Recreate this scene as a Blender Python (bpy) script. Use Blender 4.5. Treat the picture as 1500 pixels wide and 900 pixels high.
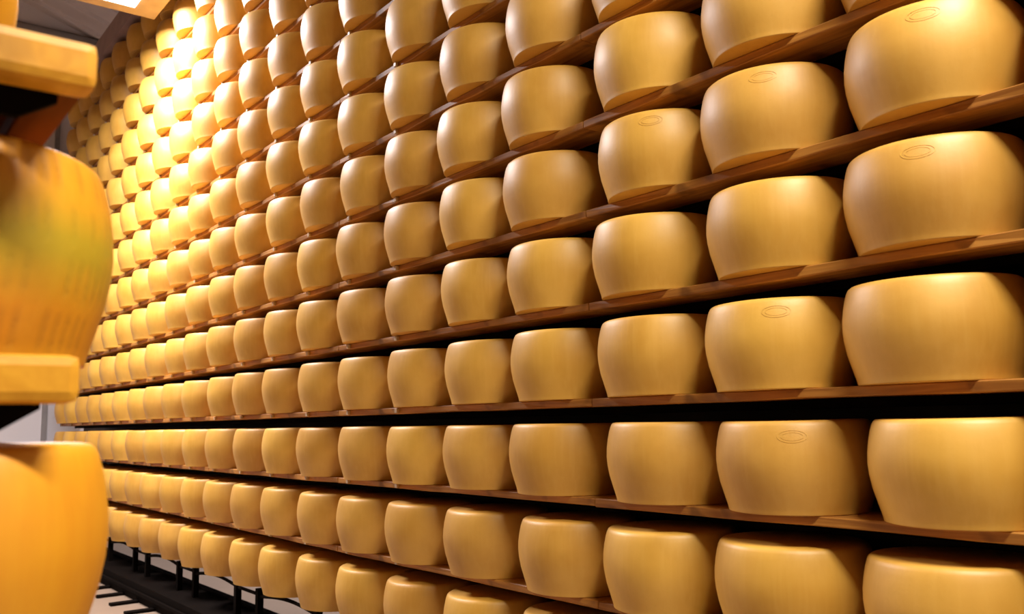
import bpy, bmesh, math, random
from mathutils import Vector, Matrix
random.seed(7)
for o in list(bpy.data.objects): bpy.data.objects.remove(o)
SC = bpy.context.scene; COL = SC.collection

# ------------------------------------------------------------------ camera
EYE = 1.30
FPX, YAW, PITCH, ROLL = 1303.169, 0.661336, 0.128271, -0.0196838
F = Vector((math.sin(YAW)*math.cos(PITCH), math.cos(YAW)*math.cos(PITCH), math.sin(PITCH)))
R0 = Vector((math.cos(YAW), -math.sin(YAW), 0)); U0 = R0.cross(F)
RV = math.cos(ROLL)*R0 + math.sin(ROLL)*U0
UV = -math.sin(ROLL)*R0 + math.cos(ROLL)*U0
cam = bpy.data.cameras.new('camera'); camo = bpy.data.objects.new('camera', cam); COL.objects.link(camo)
cam.sensor_fit = 'HORIZONTAL'; cam.sensor_width = 36.0; cam.lens = FPX*36/1500
cam.clip_start = .05; cam.clip_end = 200
camo.matrix_world = Matrix((( RV.x, UV.x, -F.x, 0), (RV.y, UV.y, -F.y, 0), (RV.z, UV.z, -F.z, EYE), (0,0,0,1)))
cam.dof.use_dof = True; cam.dof.focus_distance = 3.2; cam.dof.aperture_fstop = 4.5
SC.camera = camo

def px(x, y, z):                      # pixel of a point (only used to word the labels)
    v = Vector((x, y, z-EYE)); d = v.dot(F)
    return 750+FPX*v.dot(RV)/d, 450-FPX*v.dot(UV)/d

# ------------------------------------------------------------------ world and light
w = bpy.data.worlds.new('world'); SC.world = w; w.use_nodes = True
w.node_tree.nodes['Background'].inputs[0].default_value = (1, .9, .8, 1)
w.node_tree.nodes['Background'].inputs[1].default_value = .02
def area(name, loc, sx, sy, power, col, rot=(0,0,0)):
    l = bpy.data.lights.new(name, 'AREA'); l.shape = 'RECTANGLE'; l.size = sx; l.size_y = sy
    l.energy = power; l.color = col
    o = bpy.data.objects.new(name, l); COL.objects.link(o); o.location = loc; o.rotation_euler = rot
    return o
WARM = (1, .92, .76); COOL = (1, .93, .96)
LAMPS = [ # name, x centre, y, z underside, half length, power
    ('ceiling_lamp', 0.80, 6.84, EYE+3.28, .96, 440),
    ('ceiling_lamp', 1.12, -0.60, EYE+3.34, .85, 345),
    ('ceiling_lamp', 4.30, 6.95, EYE+3.34, .62, 230),
]
for n, x, y, z, hl, p in LAMPS:
    col = COOL if y > 3 else WARM
    area(n+'_light', (x, y-.035, z-.018), 2*hl, .3, p, col)
SC.view_settings.view_transform = 'Standard'; SC.view_settings.look = 'None'
SC.view_settings.gamma = 1; SC.view_settings.use_curve_mapping = False
SC.view_settings.exposure = 0.0

# ------------------------------------------------------------------ helpers
def tag(o, label=None, cat=None, group=None, kind=None):
    if label: o['label'] = label
    if cat: o['category'] = cat
    if group: o['group'] = group
    if kind: o['kind'] = kind
    return o
def empty(name, loc, rz=0):
    o = bpy.data.objects.new(name, None); COL.objects.link(o); o.location = loc; o.rotation_euler = (0,0,rz)
    o.empty_display_size = .05
    return o
def mesh(name, bm, mat, smooth=False):
    me = bpy.data.meshes.new(name); bm.normal_update(); bm.to_mesh(me); bm.free()
    if mat: me.materials.append(mat)
    if smooth:
        for f in me.polygons: f.use_smooth = True
    return me
def obj(name, me, parent=None, loc=(0,0,0), rz=0):
    o = bpy.data.objects.new(name, me); COL.objects.link(o)
    if parent: o.parent = parent
    o.location = loc; o.rotation_euler = (0,0,rz)
    return o
def box(bm, x0, x1, y0, y1, z0, z1, bev=0):
    vs = [bm.verts.new((x, y, z)) for x in (x0,x1) for y in (y0,y1) for z in (z0,z1)]
    fs = [(0,1,3,2),(4,6,7,5),(0,4,5,1),(2,3,7,6),(0,2,6,4),(1,5,7,3)]
    ff = [bm.faces.new([vs[i] for i in f]) for f in fs]
    if bev:
        es = list({e for f in ff for e in f.edges})
        bmesh.ops.bevel(bm, geom=es, offset=bev, segments=2, affect='EDGES', profile=.6)
def boxo(name, mat, x0, x1, y0, y1, z0, z1, parent=None, bev=0, loc=(0,0,0)):
    bm = bmesh.new(); box(bm, x0, x1, y0, y1, z0, z1, bev)
    return obj(name, mesh(name, bm, mat), parent, loc)
def tube(bm, pts, r, seg=8):
    rings = []
    for i, p in enumerate(pts):
        p = Vector(p); a = Vector(pts[max(i-1,0)]); b = Vector(pts[min(i+1,len(pts)-1)])
        t = (b-a).normalized(); s = t.cross(Vector((1,0,.01))).normalized(); u = s.cross(t)
        rings.append([bm.verts.new(p + r*(math.cos(k*2*math.pi/seg)*s + math.sin(k*2*math.pi/seg)*u)) for k in range(seg)])
    for a, b in zip(rings, rings[1:]):
        for k in range(seg): bm.faces.new((a[k], a[(k+1)%seg], b[(k+1)%seg], b[k]))
    bm.faces.new(rings[0][::-1]); bm.faces.new(rings[-1])

# ------------------------------------------------------------------ materials
def new_mat(name):
    m = bpy.data.materials.new(name); m.use_nodes = True
    return m, m.node_tree.nodes, m.node_tree.links, m.node_tree.nodes['Principled BSDF']
def N(nodes, t, **kw):
    n = nodes.new(t)
    for k, v in kw.items():
        if k in n.inputs: n.inputs[k].default_value = v
        else: setattr(n, k, v)
    return n
def mixc(nodes, links, fac, a, b, blend='MIX'):
    n = nodes.new('ShaderNodeMix'); n.data_type = 'RGBA'; n.blend_type = blend
    for sock, v in ((n.inputs[0], fac), (n.inputs[6], a), (n.inputs[7], b)):
        if isinstance(v, bpy.types.NodeSocket): links.new(v, sock)
        else: sock.default_value = v
    return n.outputs[2]
def ramp(nodes, links, src, p0, p1, c0=(0,0,0,1), c1=(1,1,1,1)):
    n = nodes.new('ShaderNodeValToRGB'); links.new(src, n.inputs[0])
    n.color_ramp.elements[0].position = p0; n.color_ramp.elements[1].position = p1
    n.color_ramp.elements[0].color = c0; n.color_ramp.elements[1].color = c1
    return n.outputs[0]
def mathn(nodes, links, op, a, b=None, c=None):
    n = nodes.new('ShaderNodeMath'); n.operation = op
    for i, v in enumerate((a, b, c)):
        if v is None: continue
        if isinstance(v, bpy.types.NodeSocket): links.new(v, n.inputs[i])
        else: n.inputs[i].default_value = v
    return n.outputs[0]

def rind(name, base, deep, pale, rough=.52, lettered=False):
    m, n, l, b = new_mat(name)
    tc = N(n, 'ShaderNodeTexCoord'); oi = N(n, 'ShaderNodeObjectInfo')
    off = N(n, 'ShaderNodeVectorMath', operation='ADD'); l.new(tc.outputs['Object'], off.inputs[0])
    cv = N(n, 'ShaderNodeCombineXYZ')
    r10 = mathn(n, l, 'MULTIPLY', oi.outputs['Random'], 37.0)
    l.new(r10, cv.inputs[0]); l.new(r10, cv.inputs[1]); l.new(cv.outputs[0], off.inputs[1])
    big = N(n, 'ShaderNodeTexNoise', Scale=5.0, Detail=3.0); l.new(off.outputs[0], big.inputs['Vector'])
    mp = N(n, 'ShaderNodeMapping'); mp.inputs['Scale'].default_value = (60, 60, 2.5); l.new(off.outputs[0], mp.inputs['Vector'])
    streak = N(n, 'ShaderNodeTexNoise', Scale=1.0, Detail=2.0); l.new(mp.outputs[0], streak.inputs['Vector'])
    fine = N(n, 'ShaderNodeTexNoise', Scale=90.0, Detail=4.0); l.new(off.outputs[0], fine.inputs['Vector'])
    c = mixc(n, l, ramp(n, l, big.outputs[0], .35, .68), base, deep)
    c = mixc(n, l, mathn(n, l, 'MULTIPLY', ramp(n, l, streak.outputs[0], .45, .75), .16), c, pale)
    c = mixc(n, l, mathn(n, l, 'MULTIPLY', ramp(n, l, fine.outputs[0], .58, .80), .25), c, deep)
    hsv = N(n, 'ShaderNodeHueSaturation'); l.new(c, hsv.inputs['Color'])
    l.new(mathn(n, l, 'MULTIPLY_ADD', oi.outputs['Random'], .007, .496), hsv.inputs['Hue'])
    l.new(mathn(n, l, 'MULTIPLY_ADD', oi.outputs['Random'], .18, .92), hsv.inputs['Value'])
    c = hsv.outputs[0]
    sx0 = N(n, 'ShaderNodeSeparateXYZ'); l.new(tc.outputs['Object'], sx0.inputs[0])
    an = mathn(n, l, 'ADD', mathn(n, l, 'ARCTAN2', sx0.outputs[1], sx0.outputs[0]), r10)
    half = ramp(n, l, mathn(n, l, 'SINE', an), .50, .53)       # the two halves of the mould leave a faint seam
    c = mixc(n, l, mathn(n, l, 'MULTIPLY', half, .16), c, deep)
    hgt = mathn(n, l, 'MULTIPLY_ADD', streak.outputs[0], .6, mathn(n, l, 'MULTIPLY', fine.outputs[0], .5))
    strength, dist = .10, .004
    if lettered:
        # rows of pin-dot stencil marks pressed into the rind and a greenish bloom round the belly
        sx = N(n, 'ShaderNodeSeparateXYZ'); l.new(tc.outputs['Object'], sx.inputs[0])
        ang = mathn(n, l, 'ARCTAN2', sx.outputs[1], sx.outputs[0])
        u = mathn(n, l, 'MULTIPLY', ang, 11.0)
        fu = mathn(n, l, 'ABSOLUTE', mathn(n, l, 'SUBTRACT', mathn(n, l, 'FRACT', u), .5))
        v = mathn(n, l, 'MULTIPLY', sx.outputs[2], 15.5)
        fv = mathn(n, l, 'ABSOLUTE', mathn(n, l, 'SUBTRACT', mathn(n, l, 'FRACT', v), .5))
        cid = N(n, 'ShaderNodeCombineXYZ'); l.new(mathn(n, l, 'FLOOR', u), cid.inputs[0]); l.new(mathn(n, l, 'FLOOR', v), cid.inputs[1])
        wn = N(n, 'ShaderNodeTexWhiteNoise'); wn.noise_dimensions = '3D'; l.new(cid.outputs[0], wn.inputs['Vector'])
        inside = mathn(n, l, 'MULTIPLY', ramp(n, l, fu, .12, .40, (1,1,1,1), (0,0,0,1)), ramp(n, l, fv, .24, .44, (1,1,1,1), (0,0,0,1)))
        inside = mathn(n, l, 'MULTIPLY', inside, mathn(n, l, 'GREATER_THAN', wn.outputs[0], .25))
        dots = N(n, 'ShaderNodeTexVoronoi', Scale=95.0); l.new(tc.outputs['Object'], dots.inputs['Vector'])
        dd = ramp(n, l, dots.outputs[0], .15, .45, (1,1,1,1), (0,0,0,1))
        mark = mathn(n, l, 'MULTIPLY', inside, mathn(n, l, 'MULTIPLY_ADD', dd, .4, .6))
        c = mixc(n, l, mathn(n, l, 'MULTIPLY', mark, .42), c, (.38, .15, .01, 1))
        bell = ramp(n, l, mathn(n, l, 'ABSOLUTE', mathn(n, l, 'SUBTRACT', sx.outputs[2], .135)), .01, .075, (1,1,1,1), (0,0,0,1))
        gn = N(n, 'ShaderNodeTexNoise', Scale=9.0, Detail=3.0); l.new(off.outputs[0], gn.inputs['Vector'])
        gm = mathn(n, l, 'MULTIPLY', bell, ramp(n, l, gn.outputs[0], .22, .48))
        c = mixc(n, l, mathn(n, l, 'MULTIPLY', gm, .80), c, (.40, .32, .015, 1))
        hgt = mathn(n, l, 'SUBTRACT', hgt, mathn(n, l, 'MULTIPLY', mark, 1.2)); strength = .12
    l.new(c, b.inputs['Base Color'])
    bp = N(n, 'ShaderNodeBump', Strength=strength, Distance=dist); l.new(hgt, bp.inputs['Height']); l.new(bp.outputs[0], b.inputs['Normal'])
    l.new(mathn(n, l, 'MULTIPLY_ADD', big.outputs[0], .16, rough-.08), b.inputs['Roughness'])
    b.inputs['Coat Weight'].default_value = .10; b.inputs['Coat Roughness'].default_value = .45
    b.inputs['Specular IOR Level'].default_value = .72
    b.inputs['Subsurface Weight'].default_value = 0.0
    return m
M_RIND = rind('cheese_rind', (.71,.400,.066,1), (.58,.300,.033,1), (.78,.485,.12,1))
M_RIND_OR = rind('bounce_orange_rind', (.80,.36,.010,1), (.68,.26,.006,1), (.90,.50,.03,1), .45, True)  # strong orange puts light bounced between the near cheeses into the colour
M_STAMP = M_RIND
M_RIND_OR2 = rind('bounce_orange_plain_rind', (.82,.38,.008,1), (.70,.28,.005,1), (.90,.50,.02,1), .5)  # same bounced orange light in the colour, without stencil marks

def wood(name, a, b_, rough=.55, axis=(2, 30, 30)):
    m, n, l, b = new_mat(name)
    tc = N(n, 'ShaderNodeTexCoord'); oi = N(n, 'ShaderNodeObjectInfo')
    mp = N(n, 'ShaderNodeMapping'); mp.inputs['Scale'].default_value = axis; l.new(tc.outputs['Object'], mp.inputs['Vector'])
    cv = N(n, 'ShaderNodeCombineXYZ'); l.new(mathn(n, l, 'MULTIPLY', oi.outputs['Random'], 53.0), cv.inputs[0]); l.new(cv.outputs[0], mp.inputs['Location'])
    g = N(n, 'ShaderNodeTexNoise', Scale=1.0, Detail=5.0, Distortion=1.2); l.new(mp.outputs[0], g.inputs['Vector'])
    k = N(n, 'ShaderNodeTexNoise', Scale=9.0, Detail=2.0); l.new(tc.outputs['Object'], k.inputs['Vector'])
    c = mixc(n, l, ramp(n, l, g.outputs[0], .35, .65), a, b_)
    c = mixc(n, l, mathn(n, l, 'MULTIPLY', ramp(n, l, k.outputs[0], .60, .70), .6), c, (a[0]*.35, a[1]*.3, a[2]*.3, 1))
    l.new(c, b.inputs['Base Color']); b.inputs['Roughness'].default_value = rough
    bp = N(n, 'ShaderNodeBump', Strength=.3, Distance=.002); l.new(g.outputs[0], bp.inputs['Height']); l.new(bp.outputs[0], b.inputs['Normal'])
    return m
M_WOOD = wood('shelf_wood', (.30,.11,.015,1), (.52,.23,.04,1), axis=(30, 2, 30))
M_WOOD_D = wood('dark_shelf_wood', (.12,.035,.005,1), (.18,.055,.008,1), axis=(30, 2, 30))
for k_, v_ in (('Specular IOR Level', .1), ('Roughness', .9)): M_WOOD_D.node_tree.nodes['Principled BSDF'].inputs[k_].default_value = v_
M_WOOD_OR = wood('pale_shelf_wood', (.66,.29,.010,1), (.76,.36,.018,1), axis=(30, 2, 30))
def plain(name, col, rough=.5, metal=0, nscale=6, namt=.25):
    m, n, l, b = new_mat(name)
    tc = N(n, 'ShaderNodeTexCoord'); g = N(n, 'ShaderNodeTexNoise', Scale=nscale, Detail=4.0); l.new(tc.outputs['Object'], g.inputs['Vector'])
    c = mixc(n, l, ramp(n, l, g.outputs[0], .3, .7), (*[v*(1-namt) for v in col], 1), (*col, 1))
    l.new(c, b.inputs['Base Color']); b.inputs['Roughness'].default_value = rough; b.inputs['Metallic'].default_value = metal
    return m
M_BLACK = plain('black_steel', (.005,.003,.002), .8, .0)
M_BACK = plain('gap_shade_dark', (.045,.028,.018), .7)  # near-black colour stands in for the shade deep in the rack
M_STEEL = plain('pale_clip_metal', (.55,.42,.28), .5, .0)
M_BLACK.node_tree.nodes['Principled BSDF'].inputs['Specular IOR Level'].default_value = .05
M_FLOOR = plain('sealed_floor', (.32,.235,.17), .45, 0, 1.5, .12)
M_WALL = plain('painted_wall', (.74,.69,.69), .8, 0, 1, .05)
M_WALLB = plain('shade_brown_wall', (.30,.20,.12), .8, 0, 1, .1)  # unseen walls, colour darkened to hold down bounced light
M_WALLD = plain('grey_trim', (.30,.27,.26), .6)
M_CEIL = plain('grey_ceiling_sheet', (.80,.72,.70), .55, .0, 2, .12)
M_BEAM = plain('brown_steel_beam', (.36,.25,.24), .5)
M_HOUS = plain('lamp_housing', (.36,.27,.20), .5)
def emit(name, col, s):
    m, n, l, b = new_mat(name)
    b.inputs['Base Color'].default_value = (.8,.8,.8,1); b.inputs['Emission Color'].default_value = (*col,1); b.inputs['Emission Strength'].default_value = s
    return m
M_LENS = emit('lamp_lens', (1,.95,.88), 6)

# ------------------------------------------------------------------ the room
def struct(o, label=None):
    o['kind'] = 'structure'
    if label: o['label'] = label
    return o
YN, YF, XL, XR = -7.0, 12.0, -5.0, 6.2
struct(boxo('floor', M_FLOOR, XL, XR, YN, YF, -.1, 0), 'smooth beige sealed floor under the cheese racks')
struct(boxo('wall_far', M_WALL, XL, XR, YF, YF+.1, 0, EYE+7), 'off white painted wall at the far end of the aisle')
struct(boxo('wall_near', M_WALLB, XL, XR, YN-.1, YN, 0, EYE+7), 'unseen wall behind the viewer, browned to cut bounce light')
struct(boxo('wall_left', M_WALLB, XL-.1, XL, YN, YF, 0, EYE+7), 'unseen wall left of the aisle, browned to cut bounce light')
struct(boxo('wall_right', M_WALL, XR, XR+.1, YN, YF, 0, EYE+7), 'off white painted wall beyond the next aisle')
# sloping sheet ceiling, ribs running across the aisle
def roofz(x): return EYE+5.34-.35*(x-1.67)
bm = bmesh.new()
v = [bm.verts.new((x, y, roofz(x)+dz)) for x in (XL, XR) for y in (YN, YF) for dz in (0, .08)]
for f in [(0,1,3,2),(4,6,7,5),(0,4,5,1),(2,3,7,6),(0,2,6,4),(1,5,7,3)]: bm.faces.new([v[i] for i in f])
bmesh.ops.recalc_face_normals(bm, faces=bm.faces)
ceil = struct(obj('ceiling', mesh('ceiling', bm, M_CEIL)), 'sloping grey metal sheet ceiling with cross ribs')
bm = bmesh.new()
for x0, x1 in ((XL, XR),):
    vs = [bm.verts.new((x, y, roofz(x)+z)) for x in (x0,x1) for y in (-.03,.03) for z in (-.05,0)]
    for f in [(0,1,3,2),(4,6,7,5),(0,4,5,1),(2,3,7,6),(0,2,6,4),(1,5,7,3)]: bm.faces.new([vs[i] for i in f])
bmesh.ops.recalc_face_normals(bm, faces=bm.faces)
rib = mesh('ceiling_rib', bm, M_CEIL)
y = YN+.3
while y < YF-.1:
    obj('ceiling_rib', rib, ceil, (0, y, 0)); y += .42
struct(boxo('trim_1', M_WALLD, XL, XR, YF-.10, YF, EYE+4.93, EYE+5.0), 'dark horizontal beam across the top of the far wall')
struct(boxo('trim_2', M_WALLD, 2.13, 2.18, YF-.05, YF, 0, EYE+4.9), 'narrow grey vertical strip on the far wall')
struct(boxo('trim_3', M_WALLD, -2.0, 5.8, YF-.05, YF, EYE+5.02, EYE+5.04), 'thin seam line on the far wall')

# ceiling lamps
for i, (n, x, y, z, hl, p) in enumerate(LAMPS):
    t = empty('ceiling_lamp', (x, y, z))
    tag(t, ['long ceiling lamp glaring above the far part of the cheese aisle', 'long ceiling lamp above the near end of the aisle, out of view',
            'long ceiling lamp above the aisle behind the tall rack, out of view'][i], 'lamp', 'ceiling lamps')
    boxo('housing', M_HOUS, -hl-.19, hl+.19, -.26, .30, 0, .12, t, .01)
    boxo('lens', M_LENS, -hl, hl, -.22, .15, -.012, .002, t, .008)
    for s in (-1, 1):
        bm = bmesh.new(); tube(bm, [(s*hl*.8, 0, .09), (s*hl*.8, .0, roofz(x+s*hl*.8)-z)], .008, 6)
        obj('hanging_rod', mesh('hanging_rod', bm, M_WALLD), t)

# ------------------------------------------------------------------ tall rack on the right
D0 = 2.2516; S0 = 3.493; W = .48; H = .255
ZR = [-.9458,-.6085,-.2666,.0745,.4107,.7446,1.0774,1.4133,1.7514,2.0899,2.4273,2.7650,3.1027,3.4404]
CMIN, CMAX = -6, 15
rack = empty('cheese_rack', (D0, 3.5, 0))
tag(rack, 'tall cheese rack of brown wooden plank shelves on a black steel base', 'rack')
def rp(name, me, x, y, z): return obj(name, me, rack, (x-D0, y-3.5, z))
PX = .125                                   # half depth that carries the wheels
TH = .028
YS0, YS1 = S0+W*CMIN-.24, S0+W*CMAX+.24
seg = 4
plank_me = {}
def plank_mesh(L, k):
    bm = bmesh.new(); box(bm, -PX, .32, 0, L-.003, -TH, 0)
    es = [e for e in bm.edges if abs(e.verts[0].co.y-e.verts[1].co.y) > .1]
    bmesh.ops.subdivide_edges(bm, edges=es, cuts=8)
    rnd = random.Random(k)
    for vv in bm.verts:
        if vv.co.x < 0: vv.co.x += rnd.uniform(-.003, .003)
        if vv.co.z < -TH/2: vv.co.z += rnd.uniform(-.0015, .0025)
    bmesh.ops.bevel(bm, geom=[e for e in bm.edges if abs(e.calc_face_angle(0)) > .8], offset=.003, segments=1, affect='EDGES')
    return mesh('shelf_plank', bm, M_WOOD)
PM = [plank_mesh(W*seg, k) for k in range(5)]
PML = plank_mesh(W*2, 9)
bm = bmesh.new(); box(bm, -.012, .002, -.011, .011, -.020, .0, .002)
CLIP = mesh('plank_clip', bm, M_STEEL)
bm = bmesh.new(); box(bm, -.05, .32, 0, W*seg-.003, -.012, 0, .002); PLATE = mesh('steel_shelf_plate', bm, M_BLACK)
bm = bmesh.new(); box(bm, -.05, .32, 0, W*2-.003, -.012, 0, .002); PLATE2 = mesh('steel_shelf_plate', bm, M_BLACK)
for r, z in enumerate(ZR):
    y = YS0; k = 0
    while y < YS1-.01:
        L = min(W*seg, YS1-y)
        if r == 0:
            rp('steel_shelf_plate', PLATE2 if L < W*seg-.01 else PLATE, D0, y, EYE+z); y += L; continue
        rp('shelf_plank', PML if L < W*seg-.01 else PM[random.randrange(5)], D0, y, EYE+z); y += L
    for c in range(0, CMAX+1 if r else 0):
        rp('plank_clip', CLIP, D0-PX-.002, S0+W*(c+.24), EYE+z-.004)
for r, z in enumerate(ZR[1:]):
    boxo('shelf_beam', M_BLACK, .03, .20, YS0-3.5, YS1-3.5+.02, EYE+z-TH-.026, EYE+z-TH-.0005, rack, .002)
# added dark sheet keeps the gaps between wheels in shade; black posts
boxo('gap_shade_sheet', M_BACK, .33, .345, YS0-3.5, 11.9-3.5, EYE+ZR[0]-.03, EYE+ZR[-1]+.30, rack)
bm = bmesh.new(); box(bm, -.02, .02, -.02, .02, EYE+ZR[0]-TH-.002, EYE+ZR[-1]+.30); POST = mesh('rack_post', bm, M_BLACK)
y = YS0+.02
while y < YS1+.01:
    rp('rack_post', POST, D0+.305+.07, y, 0); y += W*4
# end upright at the far end
# base: platform, legs, arches
boxo('base_platform', M_BLACK, -.25, .06, YS0-3.5, YS1-3.5, .0, .135, rack, .006)
boxo('base_rail', M_BLACK, .03, .08, YS0-3.5, YS1-3.5, .136, .150, rack)
boxo('base_edge_rail', M_BLACK, -.27, -.25, YS0-3.5, YS1-3.5, .06, .085, rack, .004)
ztop = EYE-.972; LX = 2.15
bm = bmesh.new(); box(bm, -.018, .018, -.020, .020, .135, EYE+ZR[0]-.013); LEG = mesh('base_leg', bm, M_BLACK)
pitch = 1.14; gap = .35
bm = bmesh.new()
n_ = 14
tube(bm, [(0, -gap+pitch*t, ztop-.022+(.030*math.sin(math.pi*max(0, (pitch*t-gap)/(pitch-gap)))-.012*max(0, (pitch*t-gap)/(pitch-gap)))) for t in [i/n_ for i in range(n_+1)]], .011, 6)
ARCH = mesh('arched_brace', bm, M_BLACK)
y = 5.62-pitch*6
while y < YS1-.9:
    if y > YS0: rp('base_leg', LEG, LX, y, 0)
    if y-gap > YS0:
        rp('base_leg', LEG, LX, y-gap, 0); rp('arched_brace', ARCH, LX, y, 0)
    y += pitch
bm = bmesh.new(); box(bm, -.20, .0, -.035, .035, 0, .02, .004); SHADE_PLATE = mesh('floor_shade_plate', bm, M_BLACK)  # added dark plates stand in for the platform's shadow stripes on the floor
y = 5.2
while y < YS1:
    rp('floor_shade_plate', SHADE_PLATE, D0-.25, y, .0); y += .41
# longitudinal beam over the rack
b_ = boxo('ceiling_beam', M_BEAM, 2.03, 2.25, -2.9, 9.85, EYE+3.745, EYE+3.96)
struct(b_, 'brown steel beam running along above the tall rack'); b_.name = 'trim_4'

# ------------------------------------------------------------------ cheese wheels
PROF = [(0,0),(.10,0),(.1935,.0),(.1958,.0005),(.1963,.0028),(.1974,.0090),(.1988,.0150),(.2008,.022),(.2075,.045),(.2175,.080),(.2238,.115),(.2260,.142),
        (.2250,.170),(.2210,.200),(.2158,.225),(.2110,.241),(.2068,.2495),(.2010,.2540),(.191,.2553),(.10,.2545),(0,.254)]
def wheel_mesh(seed, mat, name='cheese', segs=56, hs=1.0, wa=1.0):
    rnd = random.Random(seed); bm = bmesh.new(); rings = []
    a1, a2, a3 = rnd.uniform(0,6.28), rnd.uniform(0,6.28), rnd.uniform(0,6.28)
    for (r, z) in PROF:
        if r == 0: rings.append([bm.verts.new((0,0,z))]); continue
        ring = []
        for k in range(segs):
            t = 2*math.pi*k/segs
            wob = 1+wa*(.002*math.sin(2*t+a1)+.0015*math.sin(3*t+a2+z*9))
            zz = z*(1+.006*math.sin(t+a3)*(z/H)) if z > .02 else z
            ring.append(bm.verts.new((r*wob*math.cos(t), r*wob*math.sin(t), zz*hs)))
        rings.append(ring)
    for a, b in zip(rings, rings[1:]):
        for k in range(segs):
            k2 = (k+1) % segs
            if len(a) == 1: bm.faces.new((a[0], b[k2], b[k]))
            elif len(b) == 1: bm.faces.new((a[k], a[k2], b[0]))
            else: bm.faces.new((a[k], a[k2], b[k2], b[k]))
    return mesh(name, bm, mat, True)
WSMOOTH = wheel_mesh(77, M_RIND, wa=0.0, segs=96)
WM = [wheel_mesh(i, M_RIND) for i in range(6)]
# oval stamp pressed near the shoulder of a few wheels: a thin raised oval ring
def rad_at(z):
    for (r0, z0), (r1, z1) in zip(PROF[3:], PROF[4:]):
        if z0 <= z <= z1: return r0+(r1-r0)*(z-z0)/(z1-z0)
    return .2
def stamp_mesh(azim):
    bm = bmesh.new()
    for a, b in ((.040, .017), (.030, .011)):
        n = 40; inner = []; outer = []
        for k in range(n):
            t = 2*math.pi*k/n
            for lst, s, o in ((inner, .93, .0006), (outer, 1.0, .0006)):
                u = a*s*math.cos(t); z = .212+b*s*math.sin(t)
                r = rad_at(z)+o; th = azim+u/r
                lst.append(bm.verts.new((r*math.cos(th), r*math.sin(th), z)))
        for k in range(n):
            k2 = (k+1) % n; bm.faces.new((inner[k], outer[k], outer[k2], inner[k2]))
    return mesh('oval_stamp', bm, M_STAMP, True)

DS = {(-5, 6): -0.013, (-5, 1): 0.025, (-5, 2): -0.016, (-5, 3): 0.033, (-5, 4): 0.005, (-5, 5): -0.023, (-4, 1): 0.02, (-4, 2): -0.007, (-4, 3): 0.015, (-4, 4): -0.01, (-4, 5): -0.007, (-4, 6): -0.03, (-3, 7): -0.011, (-3, 1): 0.009, (-3, 2): -0.024, (-3, 3): 0.004, (-3, 4): 0.017, (-3, 5): -0.029, (-3, 6): -0.023, (-2, 0): -0.03, (-2, 1): -0.038, (-2, 2): 0.028, (-2, 3): 0.008, (-2, 4): 0.02, (-2, 5): 0.037, (-2, 6): 0.039, (-2, 7): -0.0, (-1, 0): 0.013, (-1, 8): -0.018, (-1, 1): 0.006, (-1, 2): -0.013, (-1, 3): -0.031, (-1, 4): 0.004, (-1, 5): 0.011, (-1, 6): 0.026, (-1, 7): 0.0, (0, 0): 0.017, (0, 1): 0.007, (0, 2): -0.01, (0, 3): -0.021, (0, 4): 0.001, (0, 5): 0.011, (0, 6): 0.005, (0, 7): 0.005, (0, 8): -0.007, (1, 0): 0.009, (1, 1): 0.005, (1, 2): -0.013, (1, 3): -0.003, (1, 4): 0.01, (1, 5): 0.022, (1, 6): -0.022, (1, 7): 0.014, (1, 8): 0.021, (1, 9): 0.009, (2, 0): -0.005, (2, 1): -0.028, (2, 2): 0.002, (2, 3): -0.012, (2, 4): 0.018, (2, 5): 0.016, (2, 6): -0.016, (2, 7): 0.017, (2, 8): -0.0, (2, 9): 0.002, (3, 0): 0.018, (3, 1): -0.001, (3, 2): -0.005, (3, 3): 0.007, (3, 4): -0.011, (3, 5): 0.003, (3, 6): -0.016, (3, 7): -0.002, (3, 8): -0.01, (3, 9): -0.004, (3, 10): -0.029, (4, 0): -0.001, (4, 1): -0.004, (4, 2): -0.033, (4, 3): 0.003, (4, 4): -0.006, (4, 5): 0.013, (4, 6): 0.017, (4, 7): 0.009, (4, 8): 0.004, (4, 9): -0.004, (4, 10): 0.003}
ORD = ['', 'first','second','third','fourth','fifth','sixth','seventh','eighth','ninth','tenth','eleventh','twelfth','thirteenth','fourteenth',
       'fifteenth','sixteenth','seventeenth','eighteenth','nineteenth','twentieth','twenty-first','twenty-second','twenty-third']
def shelf_name(r):
    return 'bottom shelf' if r == 0 else 'top shelf' if r == len(ZR)-1 else ORD[r+1]+' shelf up'
SG = 'cheese wheels in the tall rack'
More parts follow.
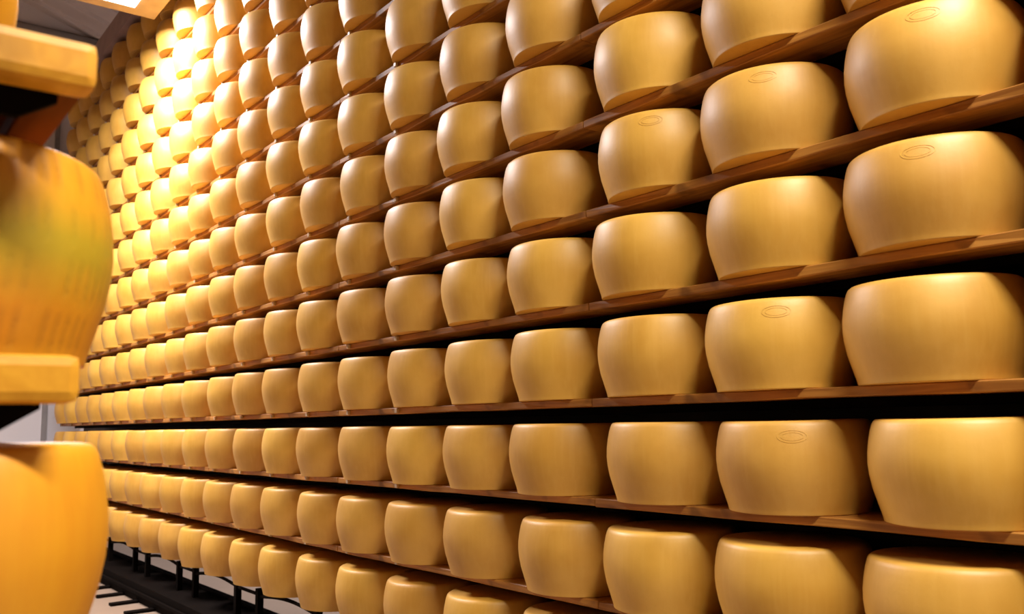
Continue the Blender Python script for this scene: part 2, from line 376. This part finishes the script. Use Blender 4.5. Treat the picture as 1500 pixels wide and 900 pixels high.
for r, z in enumerate(ZR):
    rank = 0; prev = -99
    for c in range(CMIN, CMAX+1):
        ds = DS.get((c, r), random.gauss(0, .016))
        ds = max(-.035, min(.035, ds)) if (c, r) not in DS else ds
        dx = random.uniform(-.006, .006) if (c, r) not in DS else 0
        s = S0+W*c+ds
        if (c, r) not in DS: s = S0+W*c+max(-.0125, min(.0125, ds))
        s = max(s, prev+.4545); prev = s
        me = WM[random.randrange(6)]
        o = obj('cheese', me, None, (D0+dx, s, EYE+z+.0005), random.randrange(4)*math.pi/2)
        if c in (-5, -4, -3) and (c, r) in ((-5,5),(-4,5),(-4,2),(-5,4),(-4,3),(-3,5)):
            o.rotation_euler[2] = 0; o.data = WSMOOTH
            az = {(-5,5): 3.50, (-4,5): 3.62, (-4,2): 3.72, (-5,4): 3.45, (-4,3): 3.70, (-3,5): 3.7}[(c, r)]
            st = obj('oval_stamp', stamp_mesh(az), o)
        # is it in the frame?
        pts = [px(D0-.2*math.cos(a), s+.2*math.sin(a), EYE+z+h) for a in (-1.5,-.8,0,.8,1.5) for h in (.01,.13,.25)]
        x0 = min(p[0] for p in pts); x1 = max(p[0] for p in pts); y0 = min(p[1] for p in pts); y1 = max(p[1] for p in pts)
        if x0 < 1494 and y1 > 4 and y0 < 894:
            rank += 1
            size = 'large' if c <= -3 else 'mid-sized' if c <= 2 else 'small'
            adj = 'glaringly lit' if (r >= 8 and 5 <= c <= 10) else 'golden' if c <= 2 else 'pale golden'
            lab = f'{size} {adj} cheese wheel, {ORD[rank]} from the right in view, on the {shelf_name(r)}'
            tag(o, lab, 'cheese wheel', SG)
        else:
            side = 'beyond the right edge of the photo' if x0 >= 1494 else 'above the photo' if y1 <= 4 else 'below the photo'
            tag(o, f'cheese wheel on the {shelf_name(r)}, {side}', 'cheese wheel', f'{shelf_name(r)} wheels {side}')

# ------------------------------------------------------------------ left rack end, close to the viewer
LZ = [EYE-.2715, EYE+.081, EYE+.419, EYE-.595, EYE+.757]
lr = empty('cheese_rack', (0, 1.3, 0)); tag(lr, 'close end of a wooden rack at the left edge, with thick pale plank ends', 'rack')
YE = {0: 1.07, 1: 1.045, 2: 1.005, 3: 1.05, 4: 1.0}
XE = {0: .20, 1: .223, 2: .219, 3: .21, 4: .20}
for i, z in enumerate(LZ):
    xe, ye = XE[i], YE[i]
    bm = bmesh.new(); box(bm, -.45, xe, ye-1.3, ye-1.3+.05, z-.052, z, .012)
    obj('end_batten', mesh('end_batten', bm, M_WOOD_OR), lr)
    bm = bmesh.new(); box(bm, xe-.05, xe-.002, ye-1.3+.066, .42, z-.040, z-.001, .004)
    obj('side_rail', mesh('side_rail', bm, M_WOOD_D), lr)
    for k in range(4):
        xa = xe-.052-.16*(k+1)
        boxo('shelf_board', M_WOOD_D, xa+.006, xa+.158, ye-1.3+.066, .42, z-.026, z-.002, lr, .002)
    bm = bmesh.new(); poly = [(xe-.03,-.042),(xe-.03,-.057),(xe-.068,-.080),(-.42,-.080),(-.42,-.042)]
    fr = [bm.verts.new((a, ye-1.3+.053, z+b)) for a, b in poly]; bk = [bm.verts.new((a, ye-1.3+.063, z+b)) for a, b in poly]
    bm.faces.new(fr); bm.faces.new(bk[::-1])
    for k in range(5): bm.faces.new((fr[k], bk[k], bk[(k+1)%5], fr[(k+1)%5]))
    bmesh.ops.recalc_face_normals(bm, faces=bm.faces)
    obj('steel_gusset', mesh('steel_gusset', bm, M_BLACK), lr)
for xx, yy in ((-.40, 1.12), (-.40, 1.66)):
    boxo('rack_post', M_BLACK, xx-.02, xx+.02, yy-1.3-.02, yy-1.3+.02, 0, EYE+1.1, lr)
LW = [(0, .078, 1.27, 'orange cheese wheel at the lower left edge, faint green smudges, flat top in view'),
      (1, .082, 1.315, 'orange cheese wheel with green dotted band, left edge, on the middle plank'),
      (2, -.045, 1.33, 'dark orange cheese wheel at the top left corner, above the thick plank'),]
for i, x, y, lab in LW:
    o = obj('cheese', wheel_mesh(40+i, M_RIND_OR if i == 1 else M_RIND_OR2, segs=96), None, (x, y, LZ[i]+.0005), 0)
    tag(o, lab, 'cheese wheel', 'cheese wheels on the near left rack')
